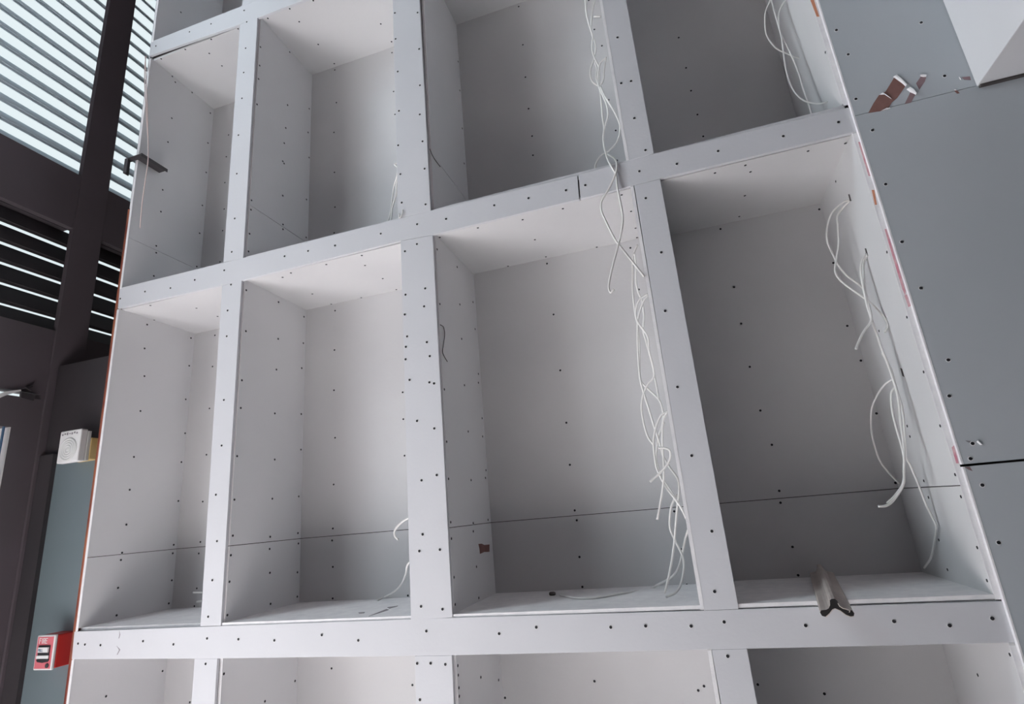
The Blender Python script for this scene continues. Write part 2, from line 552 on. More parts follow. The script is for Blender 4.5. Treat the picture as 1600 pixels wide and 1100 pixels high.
SCR = {
    (0, 0): {'C': [(1487, 178), (1318, 243), (1158, 308), (1308, 333), (1387, 411), (1005, 365)],
             'S1': [(1078, 463), (1095, 514), (1201, 568), (1073, 739), (1049, 888), (1314, 707), (1299, 894), (1288, 1078), (1130, 77)],
             'B': [(1429, 844), (1415, 980)],
             'F': [(975, 288), (1185, 200), (1320, 150), (1526, 66), (1543, 138), (1536, 302), (1524, 454), (1513, 615), (1491, 845), (1481, 1086)]},
    (400, 0): {'F': [(868, 82), (1010, 80), (873, 244), (1020, 307), (886, 448), (1025, 534), (894, 694), (1024, 716), (1041, 884), (889, 909), (1054, 1055), (903, 1089)],
               'C': [(358, 3), (209, 52), (74, 114), (270, 135), (389, 277), (780, 149), (489, 397), (847, 260)],
               'S2': [(25, 292), (22, 410), (8, 487), (4, 651), (210, 326), (197, 657), (186, 800), (176, 895), (167, 1008), (175, 1022), (332, 680), (325, 828), (331, 985)],
               'B': [(493, 438), (503, 642), (488, 828), (491, 1078), (860, 573), (869, 716), (850, 330)],
               'S3': [(1262, 385), (1273, 566), (1288, 803), (1300, 1022)]},
    (800, 0): {'B': [(68, 281), (84, 483), (104, 680), (126, 851), (131, 971), (42, 42), (515, 185), (562, 287), (604, 625), (648, 816), (480, 3), (1042, 236), (1088, 425), (1119, 568), (1159, 717), (1195, 853), (656, 1003)],
               'F': [(659, 235), (682, 521), (744, 508), (764, 740), (834, 939), (1030, 1025), (796, 1071), (1288, 945)],
               'C': [(1458, 1032), (1490, 1073), (1268, 1080)]},
    (1200, 0): {'W': [(427, 189), (501, 341), (549, 619), (957, 142), (1103, 475), (652, 815)], 'F': [(440, 764), (95, 852)],
                'SR': [(360, 327)], 'B': [(245, 513)], 'C': [(250, 943), (503, 890)]},
    (0, 275): {'F': [(1468, 266), (1449, 475), (1402, 590), (1218, 650), (1066, 701), (907, 723), (753, 767), (1444, 679), (1423, 841), (1418, 1002)],
               'S1': [(1016, 87), (1005, 223), (976, 437), (976, 480), (961, 625), (1264, 184), (1247, 358), (1229, 566), (919, 929), (903, 1078), (1193, 1013)],
               'B': [(1406, 42), (1402, 207), (1392, 342), (1376, 537), (1344, 996)],
               'C': [(940, 808), (1228, 825), (947, 903), (1360, 877)],
               'S2': [(1571, 152), (1563, 208), (1555, 359), (1551, 471), (1536, 713), (1536, 970)]},
    (400, 275): {'S2': [(167, 123), (168, 303), (168, 333), (315, 147), (313, 384), (140, 788), (138, 1018), (299, 880), (295, 1045)],
                 'B': [(494, 195), (489, 356), (495, 842), (491, 1088)],
                 'F': [(911, 167), (1060, 178), (1007, 302), (1188, 269), (1489, 184), (780, 361), (494, 435), (326, 469), (179, 502), (1006, 426), (931, 471), (1058, 703), (935, 742), (1051, 815), (930, 866), (945, 1003), (937, 1068), (1068, 1039)],
                 'C': [(166, 632), (218, 605), (439, 552), (661, 496), (681, 558), (792, 640), (352, 736), (475, 802), (667, 765), (877, 709), (1143, 384), (1386, 323), (1580, 569)],
                 'S3': [(1122, 450), (1256, 569), (1145, 798), (1355, 788), (1273, 803), (1368, 957), (1284, 1018)]},
    (800, 275): {'F': [(103, 139), (337, 90), (458, 58), (836, 139), (933, 478), (957, 844)],
                 'C': [(66, 272), (318, 203), (143, 397), (212, 504), (532, 450), (685, 117), (744, 220), (772, 325), (781, 384), (1455, 122), (1420, 252)],
                 'B': [(219, 548), (740, 450), (260, 866), (792, 710), (1303, 332), (1388, 695), (1432, 923)]},
    (1200, 275): {'W': [(735, 52), (836, 412), (955, 701)], 'SR': [(425, 34), (696, 968), (873, 880), (750, 470)],
                  'B': [(320, 209), (408, 544), (495, 937)]},
    (0, 550): {'S1': [(902, 151), (877, 369), (836, 656), (810, 861), (789, 1079), (1182, 86), (1160, 296), (1157, 508), (1133, 688), (1114, 931)],
               'B': [(1329, 91), (1310, 353), (1291, 642), (1268, 935)], 'F': [(1400, 300), (1386, 585), (1350, 892)],
               'S2': [(1511, 177), (1504, 350), (1481, 651), (1464, 923)]},
    (400, 550): {'S2': [(127, 110), (117, 384), (116, 672), (101, 917), (285, 101), (282, 388), (280, 610), (266, 903)],
                 'B': [(488, 239), (495, 536), (486, 828), (921, 420), (917, 252), (929, 648)],
                 'F': [(935, 46), (1086, 26), (960, 175), (1084, 190), (1113, 197), (1007, 431), (1115, 478), (1130, 769), (1035, 802)],
                 'S3': [(1176, 234), (1302, 208), (1389, 137), (1389, 192), (1187, 560), (1325, 497), (1412, 414), (1415, 528), (1202, 793), (1343, 801), (1436, 739), (1433, 787), (1215, 1064), (1356, 1070), (1449, 1049)]},
    (800, 550): {'B': [(302, 115), (340, 442), (362, 705), (392, 990), (405, 1052), (1014, 996), (1486, 93), (1552, 366), (981, 687)], 'F': [(1034, 219), (1123, 648)]},
    (1200, 550): {'W': [(1126, 50), (1132, 275), (1278, 572), (1265, 667), (1339, 832)],
                  'SR': [(976, 124), (1079, 461), (872, 463), (889, 528), (1173, 766), (976, 805), (1208, 904), (1005, 909)],
                  'B': [(580, 54), (679, 384), (24, 580), (70, 868), (78, 942), (797, 818)]},
    (0, 825): {'S1': [(762, 155), (755, 200), (737, 374), (728, 546), (1085, 105), (1079, 158), (1073, 327), (1054, 471), (1015, 894), (662, 1052)],
               'B': [(1253, 87), (1243, 159), (1231, 377), (1216, 488), (1187, 1089)],
               'F': [(1357, 82), (1328, 326), (1302, 554), (489, 722), (532, 728), (629, 732), (895, 707), (1085, 727), (1295, 690), (1491, 695), (1286, 849)],
               'S2': [(1454, 48), (1436, 171), (1433, 336), (1418, 545), (1392, 914)]},
    (400, 825): {'S2': [(88, 55), (84, 131), (86, 280), (90, 474), (261, 32), (264, 97), (258, 277), (257, 429), (243, 956), (55, 1083)],
                 'B': [(481, 3), (476, 78), (481, 243), (480, 440), (950, 422), (473, 877), (978, 981), (1557, 1061)],
                 'F': [(1042, 40), (1021, 144), (1150, 135), (1032, 490), (1166, 507), (116, 702), (412, 668), (640, 702), (1065, 644), (1520, 660), (1008, 846), (1092, 845), (1184, 852), (1025, 1073)],
                 'S3': [(1212, 68), (1357, 21), (1236, 308), (1377, 242), (1243, 478), (1391, 437), (1256, 863), (1404, 933), (1244, 934), (1252, 1011), (1515, 950), (1243, 1074)]},
    (800, 825): {'B': [(422, 181), (440, 368), (1059, 134), (1093, 355), (516, 957), (1164, 1015), (1200, 988), (1536, 978)],
                 'F': [(1249, 20), (1266, 397), (152, 620), (617, 620), (835, 612), (1119, 613), (1326, 587), (1348, 801)]},
    (1200, 825): {'W': [(1441, 91)], 'SR': [(1070, 75), (1310, 122), (1371, 328), (1124, 260), (1514, 791), (1313, 919)],
                  'B': [(153, 118), (188, 295), (352, 1036)], 'F': [(235, 609), (787, 583), (1134, 609), (1401, 565)]},
}
for (ox, oy), d in SCR.items():
    for key, lst in d.items():
        addscr(key, ox, oy, lst)


def screw_geo(g, c, n, k=1.0):
    """countersunk drywall screw head with a cross recess, in a low ring of lifted paper"""
    n = Vector(n)
    c = Vector(c)
    g.lathe(c, n, [(0.0062 * k, -0.0002), (0.0060 * k, 0.0005), (0.0046 * k, 0.0007)], 14, 1)
    g.lathe(c, n, [(0.0043 * k, 0.0002), (0.0042 * k, 0.0013), (0.0034 * k, 0.0016), (0.0012 * k, 0.0010)], 14, 0)
    a = n.orthogonal().normalized()
    b = n.cross(a)
    for p_, q_ in ((a, b), (b, a)):
        pts = [c + n * 0.0014 + p_ * sx * 0.0028 * k + q_ * sy * 0.0006 * k for sx, sy in ((-1, -1), (1, -1), (1, 1), (-1, 1))]
        g.prism(pts, n * 0.0004, 0)


MESH_CACHE = {}
seen = []
dist = []
for s_ in SCREWS:
    if s_[0] is wall_right:
        dist.append((0, s_))
    else:
        dd = (s_[1] - EYE)
        face = abs(dd.normalized().dot(Vector(s_[2])))
        dist.append((dd.length / max(face, .05) ** 0.5, s_))
on_wall = [s for d, s in dist if s[0] is wall_right]
rest_ = sorted([(d, i) for i, (d, s) in enumerate(dist) if s[0] is not wall_right])
near = [dist[i][1] for d, i in rest_[:100]]
far = [dist[i][1] for d, i in rest_[100:]]
for (pan, c, n) in on_wall + near:
    key = tuple(n)
    if key not in MESH_CACHE:
        g = MB()
        screw_geo(g, (0, 0, 0), n)
        o = g.build('screw', [M['screw'], M['burr']], pan, origin=(0, 0, 0))
        MESH_CACHE[key] = o.data
    else:
        o = bpy.data.objects.new('screw', MESH_CACHE[key])
        COL.objects.link(o)
    o.parent = pan
    o.location = Vector(c) - WORLD_POS[pan.name]
    WORLD_POS[o.name] = Vector(c)
g = MB()
for (pan, c, n) in far:
    screw_geo(g, c, n)
tag(g.build('screws', [M['screw'], M['burr']], shelf), kind='stuff', label='small dark screw heads dotted over the remaining boards')

# torn face paper and pencil marks on boards
def flat(name, key, axis, val, polys, parent, t=0.0006, label=None, off=(1200, 0), s=4.0):
    g = MB()
    nrm = {1: Vector((0, -1, 0)), 0: Vector((1, 0, 0)), 2: Vector((0, 0, 1))}[axis]
    for poly in polys:
        pts = [at(off[0] + a / s, off[1] + b / s, axis, val) for a, b in poly]
        g.prism(pts, nrm * t)
    o = g.build(name, M[key], parent)
    if label:
        o['label'] = label
    return o


k_ = 6.957
o7 = (1330, 90)
flat('torn_paper', 'brown', 1, WY, [[(185, 603), (240, 500), (300, 410), (370, 375), (465, 220), (590, 310), (500, 440), (440, 490), (400, 560), (340, 580)]], wall_right, .0008, 'wide brown patch of torn board paper', o7, k_)
flat('torn_paper', 'mauve', 1, WY, [[(580, 505), (640, 380), (700, 400), (650, 490)]], wall_right, .0007, 'small mauve patch of torn board paper', o7, k_)
flat('torn_paper', 'mauve', 1, WY, [[(740, 350), (705, 280), (760, 200), (815, 215), (800, 260)]], wall_right, .0007, 'narrow mauve patch of torn board paper', o7, k_)
flat('torn_paper', 'mauve', 1, WY, [[(1200, 215), (1290, 205), (1300, 245), (1230, 240)]], wall_right, .0007, 'mauve patch beside the bulkhead', o7, k_)
flat('torn_paper', 'brown', 1, WY, [[(1120, 362), (1150, 358), (1178, 388), (1150, 392)]], wall_right, .0007, None, o7, k_)


def flap(poly_base, poly_lift, lift, parent=wall_right, y=WY, off=o7, s=k_):
    """a curl of paper: base edge on the board, free edge lifted off it"""
    g = MB()
    n = len(poly_base)
    A = [F(off[0] + a / s, off[1] + b / s, y - .0005) for a, b in poly_base]
    Bm = [F(off[0] + (a + c) / 2 / s, off[1] + (b + d) / 2 / s, y - lift * .8) for (a, b), (c, d) in zip(poly_base, poly_lift)]
    C = [F(off[0] + a / s, off[1] + b / s, y - lift) for a, b in poly_lift]
    for i in range(n - 1):
        for P_, Q_ in ((A, Bm), (Bm, C)):
            g.hexa([P_[i], P_[i + 1], P_[i + 1] + Vector((0, .0006, 0)), P_[i] + Vector((0, .0006, 0)),
                    Q_[i], Q_[i + 1], Q_[i + 1] + Vector((0, .0006, 0)), Q_[i] + Vector((0, .0006, 0))])
    return tag(g.build('paper_curl', M['core'], parent), label='curled white flap of torn paper')


flap([(455, 210), (530, 262), (590, 315)], [(495, 182), (555, 235), (607, 292)], .006)
flap([(302, 405), (360, 400), (440, 452)], [(345, 378), (382, 402), (432, 440)], .005)
flap([(320, 583), (370, 568), (430, 552)], [(340, 568), (385, 545), (425, 543)], .004)
flap([(600, 345), (640, 375), (700, 405)], [(640, 318), (680, 340), (712, 385)], .008)
flap([(755, 205), (785, 212), (815, 212)], [(748, 185), (785, 180), (822, 184)], .006)
flap([(1180, 235), (1200, 245)], [(1168, 208), (1180, 208)], .005)
flap([(1120, 355), (1145, 358)], [(1118, 343), (1140, 345)], .004)
# bruise and lifted paper by the lower joint of the right wall
k8, o8 = 7.856, (1440, 640)
flap([(675, 395), (720, 435)], [(690, 378), (745, 430)], .005, off=o8, s=k8)
flat('dent', 'mark', 1, WY, [[(535, 378), (600, 385), (640, 415), (600, 412), (560, 395)]], wall_right, .0005, 'dark scuff beside a screw', o8, k8)
flat('dent', 'mauve', 1, WY, [[(525, 705), (590, 700), (625, 755), (570, 735)]], wall_right, .0005, 'torn nick under the board joint', o8, k8)
# torn patch on the left side board of the third niche
g = MB()
pts = [at(560 + a / 6.11, 800 + b / 6.11, 0, COLS[2][0]) for a, b in ((1145, 305), (1175, 302), (1200, 315), (1250, 310), (1250, 380), (1200, 382), (1160, 400), (1155, 350))]
for p_ in pts:
    p_.y = min(p_.y, DEP - .002)
g.prism(pts, (0.0007, 0, 0))
tag(g.build('torn_paper', M['brown'], panels['M3S']), label='brown torn patch near the back corner')


# pink and orange paper left on the right hand board edge
def edge_patch(name, key, pts_px, label):
    g = MB()
    g.prism([F(a, b, -0.0006) for a, b in pts_px], (0, -0.0008, 0))
    tag(g.build(name, M[key], shelf), label=label)


edge_patch('edge_paper', 'pink', [(1382, 358), (1385, 358), (1415, 455), (1414.5, 462), (1410, 452), (1395, 402)], 'torn pink paper on the right edge board')
edge_patch('edge_paper', 'pink', [(1413, 462), (1416.5, 460), (1423, 478), (1419.5, 480)], 'pink scrap below the long pink strip')
edge_patch('edge_paper', 'pink', [(1487, 699), (1490.5, 696), (1498, 724), (1494, 724)], 'pink scrap beside the board joint')
edge_patch('edge_paper', 'pink', [(1341, 222), (1344, 222), (1360, 275), (1357, 275)], 'faded pink strip under the middle beam')
edge_patch('edge_paper', 'orange', [(1266, 0), (1271.5, 0), (1280, 26), (1276, 26)], 'orange primer at the top of the right edge')
edge_patch('edge_paper', 'orange', [(1362, 297), (1366, 297), (1370, 320), (1367, 320)], 'orange primer spot on the right edge')
# hairline crack in the left end of the lowest beam board, scuff and dents
for pl in ([(745, 640), (752, 665), (745, 690), (741, 690), (747, 665)], [(728, 735), (752, 760), (735, 792), (730, 792), (744, 762)]):
    g = MB()
    g.prism([F(a / 4.0, 825 + b / 4.0, 0) for a, b in pl], (0, -0.0003, 0))
    o = g.build('crack', M['mark'], beam_bot)
# peeled paper and cuts on the floor boards of the niches
zf = B1 + .012
for pl in ([(640, 530), (680, 527), (676, 533), (645, 535)], [(705, 552), (815, 508), (830, 512), (770, 532)], [(820, 497), (888, 487), (880, 492), (835, 504)]):
    g = MB()
    g.prism([at(400 + a / 4.0, 825 + b / 4.0, 2, zf) for a, b in pl], (0, 0, .0012))
    o = g.build('paper_cut', M['mark'], panels['M2F'])

# cable holes in the right hand side board
def hole(u, v, L=0.03, wd=0.012):
    q = at(u, v, 0, XR - TH)
    g = MB()
    g.prism([q + Vector((-.0004, -wd / 2, -L / 2)), q + Vector((-.0004, wd / 2, -L / 2 * .6)), q + Vector((-.0004, wd / 2 * .7, L / 2)), q + Vector((-.0004, -wd / 2, L / 2 * .7))], (-.0005, 0, 0))
    g.build('cable_hole', M['void'], panels['M4R'])
    return q


for u, v in ((1328, 309), (1354, 394), (1410, 582)):
    hole(u, v)

# ------------------------------------------------------------------ left: window wall, column, teal wall
WX = -2.80
SP = 0.0962
win = tag(empty('window_1', (WX, 0.5, 2.55)), kind='structure')
Y0, Y1 = -0.9, 1.66
cy0_, cy1_ = 0.060, 0.205


def blade(z, tilt, bw, mk='blade'):
    """one sloping louvre blade; z is the height of its inner lower edge"""
    g = MB()
    dx, dz = -math.cos(tilt) * bw, math.sin(tilt) * bw
    t = 0.004
    nx, nz = math.sin(tilt) * t, math.cos(tilt) * t
    A = (WX - 0.022, z)
    B = (WX - 0.02 + dx, z + dz)
    poly = [(A[0], A[1]), (A[0] + .000, A[1] - 0.012), (A[0] - .004, A[1] - 0.012), (A[0] - .004, A[1] + .001), (B[0], B[1]), (B[0] + nx, B[1] + nz), (A[0] + nx, A[1] + nz)]
    g = MB()
    g.prism([Vector((a, Y0, b)) for a, b in poly], (0, Y1 - Y0, 0))
    g.build('louvre_blade', M[mk], win)


k = 0
z = 2.599 - 0.055
while z < 5.9:
    if z < 3.2:
        blade(z - 0.022, math.radians(62), 0.099, 'steel')
    else:
        blade(z, math.radians(50), 0.085, 'blade')
    z += SP
g = MB()
g.box(WX - .14, WX + .01, Y0, cy0_ - .001, 3.09, 3.40); g.box(WX - .14, WX + .01, cy1_ + .001, Y1, 3.09, 3.40)
g.build('transom', M['blackwall'], win)
g = MB()
for yy in (-0.62, 0.9):
    g.box(WX - .012, WX + .03, yy - .03, yy + .03, 2.50, 6.0)
g.build('mullion', M['steel'], win)
# solid part of the left wall
g = MB()
g.box(WX - .06, WX, Y0, cy0_ - .001, 2.215, 2.535); g.box(WX - .06, WX, cy1_ + .001, 1.68, 2.215, 2.535)
g.box(WX - .06, WX, Y0, -0.30, 2.05, 2.215)
g.box(WX - .06, WX, 0.045, cy0_ - .001, 0, 2.215); g.box(WX - .06, WX, cy1_ + .001, 1.68, 0, 2.215)
g.box(WX - .06, WX, -0.30, 0.045, 2.05, 2.190)
g.box(WX - .06, WX, -0.054, 0.045, 0.0, 2.05)
g.box(WX - .06, WX, -0.9, -0.8, 0.0, 6.2)
g.box(WX - .06, WX, -7.0, -5.2, 0.0, 6.2)
g.box(WX - .06, WX, -5.2, -0.9, 5.6, 6.2)
g.box(WX - .06, WX, -5.2, -0.9, 2.6, 2.9)
g.box(WX - .06, WX, -5.2, -2.5, 0.0, 6.2)
tag(g.build('wall_left', M['blackwall']), kind='structure')
# bits of bent metal in the ragged gap of the left wall
g = MB()
def gp(u, v):
    return at(u, v, 0, WX + .004)
w3 = [gp(-14, 620), gp(8, 612), gp(30, 609), gp(31, 611.5), gp(10, 617), gp(-14, 627)]
g = MB(); g.prism(w3, (0.01, 0, 0)); 
tag(g.build('metal_strip', M['white']), 'crooked pale metal strip fixed across the dark wall above the narrow window', 'metal strip')
g = MB(); g.prism([gp(31, 613), gp(47, 616), gp(52, 619), gp(50, 627), gp(30, 622)], (.012, 0, 0)); g.prism([gp(47, 611), gp(38, 606), gp(48, 603), gp(49, 605), gp(42, 607)], (.012, 0, 0))
tag(g.build('gap_flashing', M['steel']), 'dark bent flashing hiding part of the bright gap in the left wall', 'flashing')

g = MB(); g.box(-6.6, -2.90, -5.0, -0.99, 9.0, 9.2)
tag(g.build('added_sun_eave', M['room']), kind='structure')  # unseen slab added to keep sun out of the high glazing
g = MB(); g.box(-10.5, -2.95, -0.985, -0.925, 0, 15.0)
tag(g.build('added_sun_fin', M['room']), kind='structure')  # unseen fin added to keep sun off the louvre blades
win2 = tag(empty('window_2', (WX, -0.5, 0.0)), kind='structure')
g = MB(); g.box(WX - .012, WX, -0.0800, -0.0765, 0, 2.05)
g.build('mullion', M['blueframe'], win2)
g = MB(); g.box(WX - .061, WX - .001, -0.0600, -0.0545, 0, 2.05)
g.build('window_frame', M['white'], win2)
g = MB(); g.box(WX - .05, WX - .04, -0.80, -0.0605, 0.0, 2.05)
g.build('pane', M['glass'], win2)
win3 = tag(empty('window_3', (WX, -1.7, 0.0)), kind='structure')
g = MB(); g.box(WX - .05, WX - .04, -2.5, -0.9, 0.0, 2.6); g.box(WX - .05, WX - .04, -2.5, -0.9, 2.9, 5.6)
g.build('pane', M['glass'], win3)
g = MB()
for yy in (-1.7,):
    g.box(WX - .05, WX, yy - .03, yy + .03, 0, 5.6)
g.build('window_frame', M['steel'], win3)

# steel column at the corner, H section
g = MB()
cx0, cx1, cy0, cy1 = WX - .017, WX + 0.012, 0.060, 0.205
g.box(cx0, cx1, cy0, cy1, 0, 6.19)
tag(bevel(g.build('steel_column', M['blackwall'])), 'dark steel column standing between the louvred windows and the shelving', 'column')

# teal grey wall return behind the alarm devices
GY = 0.088
g = MB(); g.box(-2.70, XL - .014, GY, GY + .02, 0, 1.93)
tag(g.build('wall_return', M['greenwall']), kind='structure')
g = MB(); g.box(cx1 + .002, XL - .014, GY + .002, GY + .03, 1.931, 2.36); g.box(cx1 + .002, -2.701, 0.07, GY + .03, 0, 1.931)
tag(g.build('trim_1', M['steel']), kind='structure')

# ------------------------------------------------------------------ fire alarm pull station
bl, br, tr, tl = F(51, 1047), F(82, 1047), F(89, 991), F(59, 995)
fx0, fx1, fz0, fz1 = -2.528, -2.432, 1.076, 1.196
fire = tag(empty('fire_alarm_pull_station', ((fx0 + fx1) / 2, GY, fz0)), 'small red fire alarm pull box on the teal wall beside the lowest beam', 'fire alarm')
g = MB(); g.box(fx0 + .004, fx1, 0.012, GY, fz0 + .002, fz1)
bevel(g.build('body', M['red'], fire), .004, 3)
g = MB(); g.box(fx0, fx1 + .001, 0.0, 0.0115, fz0 - .002, fz1 + .002)
plate = bevel(g.build('face_plate', M['white'], fire), .004, 3)
g = MB(); g.box(fx0 + .006, fx1 - .005, -0.0012, 0.0, fz0 + .004, fz1 - .004)
bevel(g.build('red_panel', M['pinkplate'], plate), .0006, 2)
# handle pocket and pull bar
hx0, hx1 = fx0 + .020, fx1 - .016
g = MB(); g.box(hx0, hx1, -0.004, -0.0012, fz0 + .036, fz1 - .034)
handle = g.build('handle', M['black'], fire)
g = MB(); g.box(hx0 + .005, hx1 - .002, -0.010, -0.004, fz0 + .062, fz1 - .040); g.box(hx0 - .002, hx1 + .002, -.007, -.004, fz0 + .040, fz0 + .051)
bevel(g.build('pull_bar', M['white'], handle), .001, 2)
g = MB(); g.prism([Vector((hx0 - .004, -.004, fz0 + .036)), Vector((hx1 + .003, -.004, fz0 + .036)), Vector((hx1 - .004, -.004, fz0 + .028)), Vector(((hx0 + hx1) / 2, -.004, fz0 + .025)), Vector((hx0 + .002, -.004, fz0 + .028))], (0, .003, 0))
g.build('handle_lip', M['black'], handle)
g = MB(); g.lathe((fx1 - .020, -.0012, fz0 + .015), (0, -1, 0), [(.008, 0), (.008, .003), (.005, .004)], 18)
g.build('key_lock', M['black'], fire)


# block letters made of bars: strokes on a 2 x 4 grid
STROKES = {
    'F': [(0, 0, 0, 4), (0, 4, 2, 4), (0, 2.2, 1.6, 2.2)],
    'I': [(0.6, 0, 0.6, 4)],
    'R': [(0, 0, 0, 4), (0, 4, 1.7, 4), (1.9, 3.8, 1.9, 2.4), (0, 2.2, 1.7, 2.2), (0.9, 2.2, 2, 0)],
    'E': [(0, 0, 0, 4), (0, 4, 2, 4), (0, 2.1, 1.6, 2.1), (0, 0, 2, 0)],
    'P': [(0, 0, 0, 4), (0, 4, 1.7, 4), (1.9, 3.8, 1.9, 2.4), (0, 2.2, 1.7, 2.2)],
    'U': [(0, 4, 0, 0.2), (0.2, 0, 1.8, 0), (2, .2, 2, 4)],
    'L': [(0, 4, 0, 0), (0, 0, 2, 0)],
}


def word(g, txt, x, z, y, h, adv=1.45, th=0.14, mi=0):
    s = h / 4.0
    for ch in txt:
        for (a, b, c, d) in STROKES[ch]:
            p0 = Vector((x + a * s, y, z + b * s))
            p1 = Vector((x + c * s, y, z + d * s))
            t = (p1 - p0).normalized()
            n = Vector((-t.z, 0, t.x)) * (h * th / 2)
            e = t * (h * th / 2)
            g.prism([p0 - e - n, p1 + e - n, p1 + e + n, p0 - e + n], (0, -.0006, 0), mi)
        x += (2 * s) * adv if ch != 'I' else 1.2 * s * adv + .3 * s


g = MB(); word(g, 'FIRE', fx0 + .017, fz1 - .027, -0.0013, 0.017)
tag(g.build('lettering', M['white'], plate), label='white letters FIRE')
g = MB(); word(g, 'PULL', hx0 + .010, fz0 + .066, -0.0101, 0.0085)
tag(g.build('lettering', M['blueframe'], handle), label='tiny dark letters on the pull bar')

# ------------------------------------------------------------------ speaker with yellow back box
sx0, sx1, sz0, sz1 = -2.570, -2.446, 1.868, 2.003
spk = tag(empty('alarm_speaker', ((sx0 + sx1) / 2, GY, sz0)), 'white square wall speaker on a yellow back box above the teal wall', 'speaker')
g = MB(); g.box(sx0, sx1, 0.0, 0.030, sz0, sz1 + .004)
body = bevel(g.build('housing', M['white'], spk), .005, 3)
g = MB(); g.lathe(((sx0 + sx1) / 2 - .002, 0.0, sz0 + .056), (0, -1, 0), [(.050, 0), (.050, .002), (.046, .004), (.040, .002), (.036, .004), (.030, .002), (.026, .004), (.020, .002), (.016, .004), (.010, .002), (.004, .003)], 36)
g.build('grille', M['grille'], spk, smooth=False)
g = MB()
for a in range(7):
    g.box(sx0 + .012 + a * .014, sx0 + .020 + a * .014, -.0008, 0.0, sz1 - .016 + (a % 2) * .003, sz1 - .009 + (a % 3) * .002)
tag(g.build('label_strip', M['mark'], body), label='small grey marks along the top of the face')
g = MB(); g.box(sx0 + .02, sx1 + .004, 0.0305, 0.042, sz0 + .004, sz1 - .004)
g.build('mounting_plate', M['grille'], spk)
g = MB(); g.box(sx0 + .015, sx1 + .008, 0.0425, GY, sz0 + .010, sz1 - .032)
bevel(g.build('back_box', M['yellow'], spk), .002, 2)

# ------------------------------------------------------------------ steel angle bracket and string at the left end
g = MB()
zb = 3.318
g.box(-2.362, -2.262, -0.030, -0.003, zb, zb + .004)
g.box(-2.315, -2.262, -0.003, 0.115, zb, zb + .004)
g.box(-2.366, -2.362, -0.030, -0.003, zb - .078, zb + .004)
g.box(-2.366, -2.345, -0.030, -0.026, zb - .078, zb)
g.box(-2.262, -2.259, -0.030, 0.115, zb - .012, zb + .006)
tag(bevel(g.build('angle_bracket', M['bracket']), .0008, 2), 'short dark steel angle bracket hooked on the left edge of the shelving', 'bracket')
ps = [F(227, 88, -.010), F(229, 140, -.03), F(231, 200, -.045), F(231.5, 247, -.05), F(228, 275, -.045), F(223, 310, -.035), F(220, 340, -.02), F(219, 356, -.015)]
g = MB(); g.tube(smooth_path(ps), .0022, 6)
ps = [F(228.5, 88, -.010), F(226.5, 100, -.014), F(226, 130, -.03), F(228, 170, -.04), F(231, 215, -.047)]
g.tube(smooth_path(ps), .0020, 6)
tag(g.build('string', M['string'], smooth=True), 'pale pink string hanging from the top left beam past the dark bracket', 'string')

# ------------------------------------------------------------------ bulkhead on the right wall
g = MB()
bx, bz = at(1526, 136, 1, WY).x, at(1526, 136, 1, WY).z
g.box(bx, 3.2, -0.62, WY - .001, bz, 4.6)
bulk = tag(bevel(g.build('bulkhead', M['soffit']), .002, 2), 'pale boxed plasterboard bulkhead jutting from the right wall at the top corner', 'bulkhead')
g = MB(); g.box(bx + .004, 3.2, WY - .012, WY - .001, bz - .006, bz - .0004)
g.build('painted_shadow', M['void'], bulk)  # dark strip painting in the shadow under the bulkhead's lower edge

# ------------------------------------------------------------------ metal profile lying in the fourth niche
s3, o3 = 6.875, (1240, 850)
end = [(283, 735), (295, 712), (350, 706), (378, 690), (392, 655), (388, 605), (405, 590), (440, 587), (470, 612), (492, 660), (530, 692), (575, 704), (625, 712), (652, 745), (645, 775), (610, 778), (560, 758), (500, 712), (440, 690), (415, 705), (385, 745), (345, 782), (305, 772)]
ye = -0.150
E0 = [F(o3[0] + a / s3, o3[1] + b / s3, ye) for a, b in end]
cz = min(q.z for q in E0)
back = F(1283, 893, 0.40)
c0 = sum(E0, Vector()) / len(E0)
vec = Vector((back.x - c0.x, 0.40 - ye, back.z - c0.z))
g = MB(); g.prism(E0, vec, 0, 0)
prof = tag(empty('metal_profile', (c0.x, ye, cz)), 'beige folded metal profile offcut sticking out of the right hand niche over the beam', 'metal profile')
g.build('profile_body', M['beige'], prof)
g = MB(); g.prism([q + Vector((0, -.0008, 0)) for q in E0], (0, .0007, 0))
tag(g.build('cut_end', M['profdark'], prof), label='dark cut end of the profile')
# bright lower lip along the cut end
lip = [F(o3[0] + a / s3, o3[1] + b / s3, ye - .001) for a, b in ((345, 785), (388, 748), (418, 706), (445, 694), (500, 716), (560, 762), (612, 782), (646, 778))]
g = MB(); g.tube(lip, .0009, 6)
lip2 = [F(o3[0] + a / s3, o3[1] + b / s3, ye - .001) for a, b in ((478, 635), (495, 668), (530, 690), (575, 702), (605, 715), (598, 735))]
g.tube(lip2, .0012, 6)
tag(g.build('bright_rim', M['beige'], prof), label='thin bright rim of the folded sheet')


# ------------------------------------------------------------------ cables
def cable(pts, label, group, rad=0.0036, matk='cable', name='electrical_cable', root_x=None):
    """pts: (u, v, y) pixel sight lines met at depth y, or (u, v, 'z', height)"""
    P_ = []
    for q in pts:
        if len(q) == 4:
            P_.append(at(q[0], q[1], 2, q[3]))
        else:
            P_.append(F(q[0], q[1], q[2]))
    if root_x is not None:      # the cable comes out of a hole in the side board at x = root_x
        P_.insert(0, Vector((root_x, P_[0].y + .01, P_[0].z + .004)))
    g = MB()
    g.tube(smooth_path(P_, 6), rad, 8)
    return tag(g.build(name, M[matk], smooth=True), label, 'cable', group)


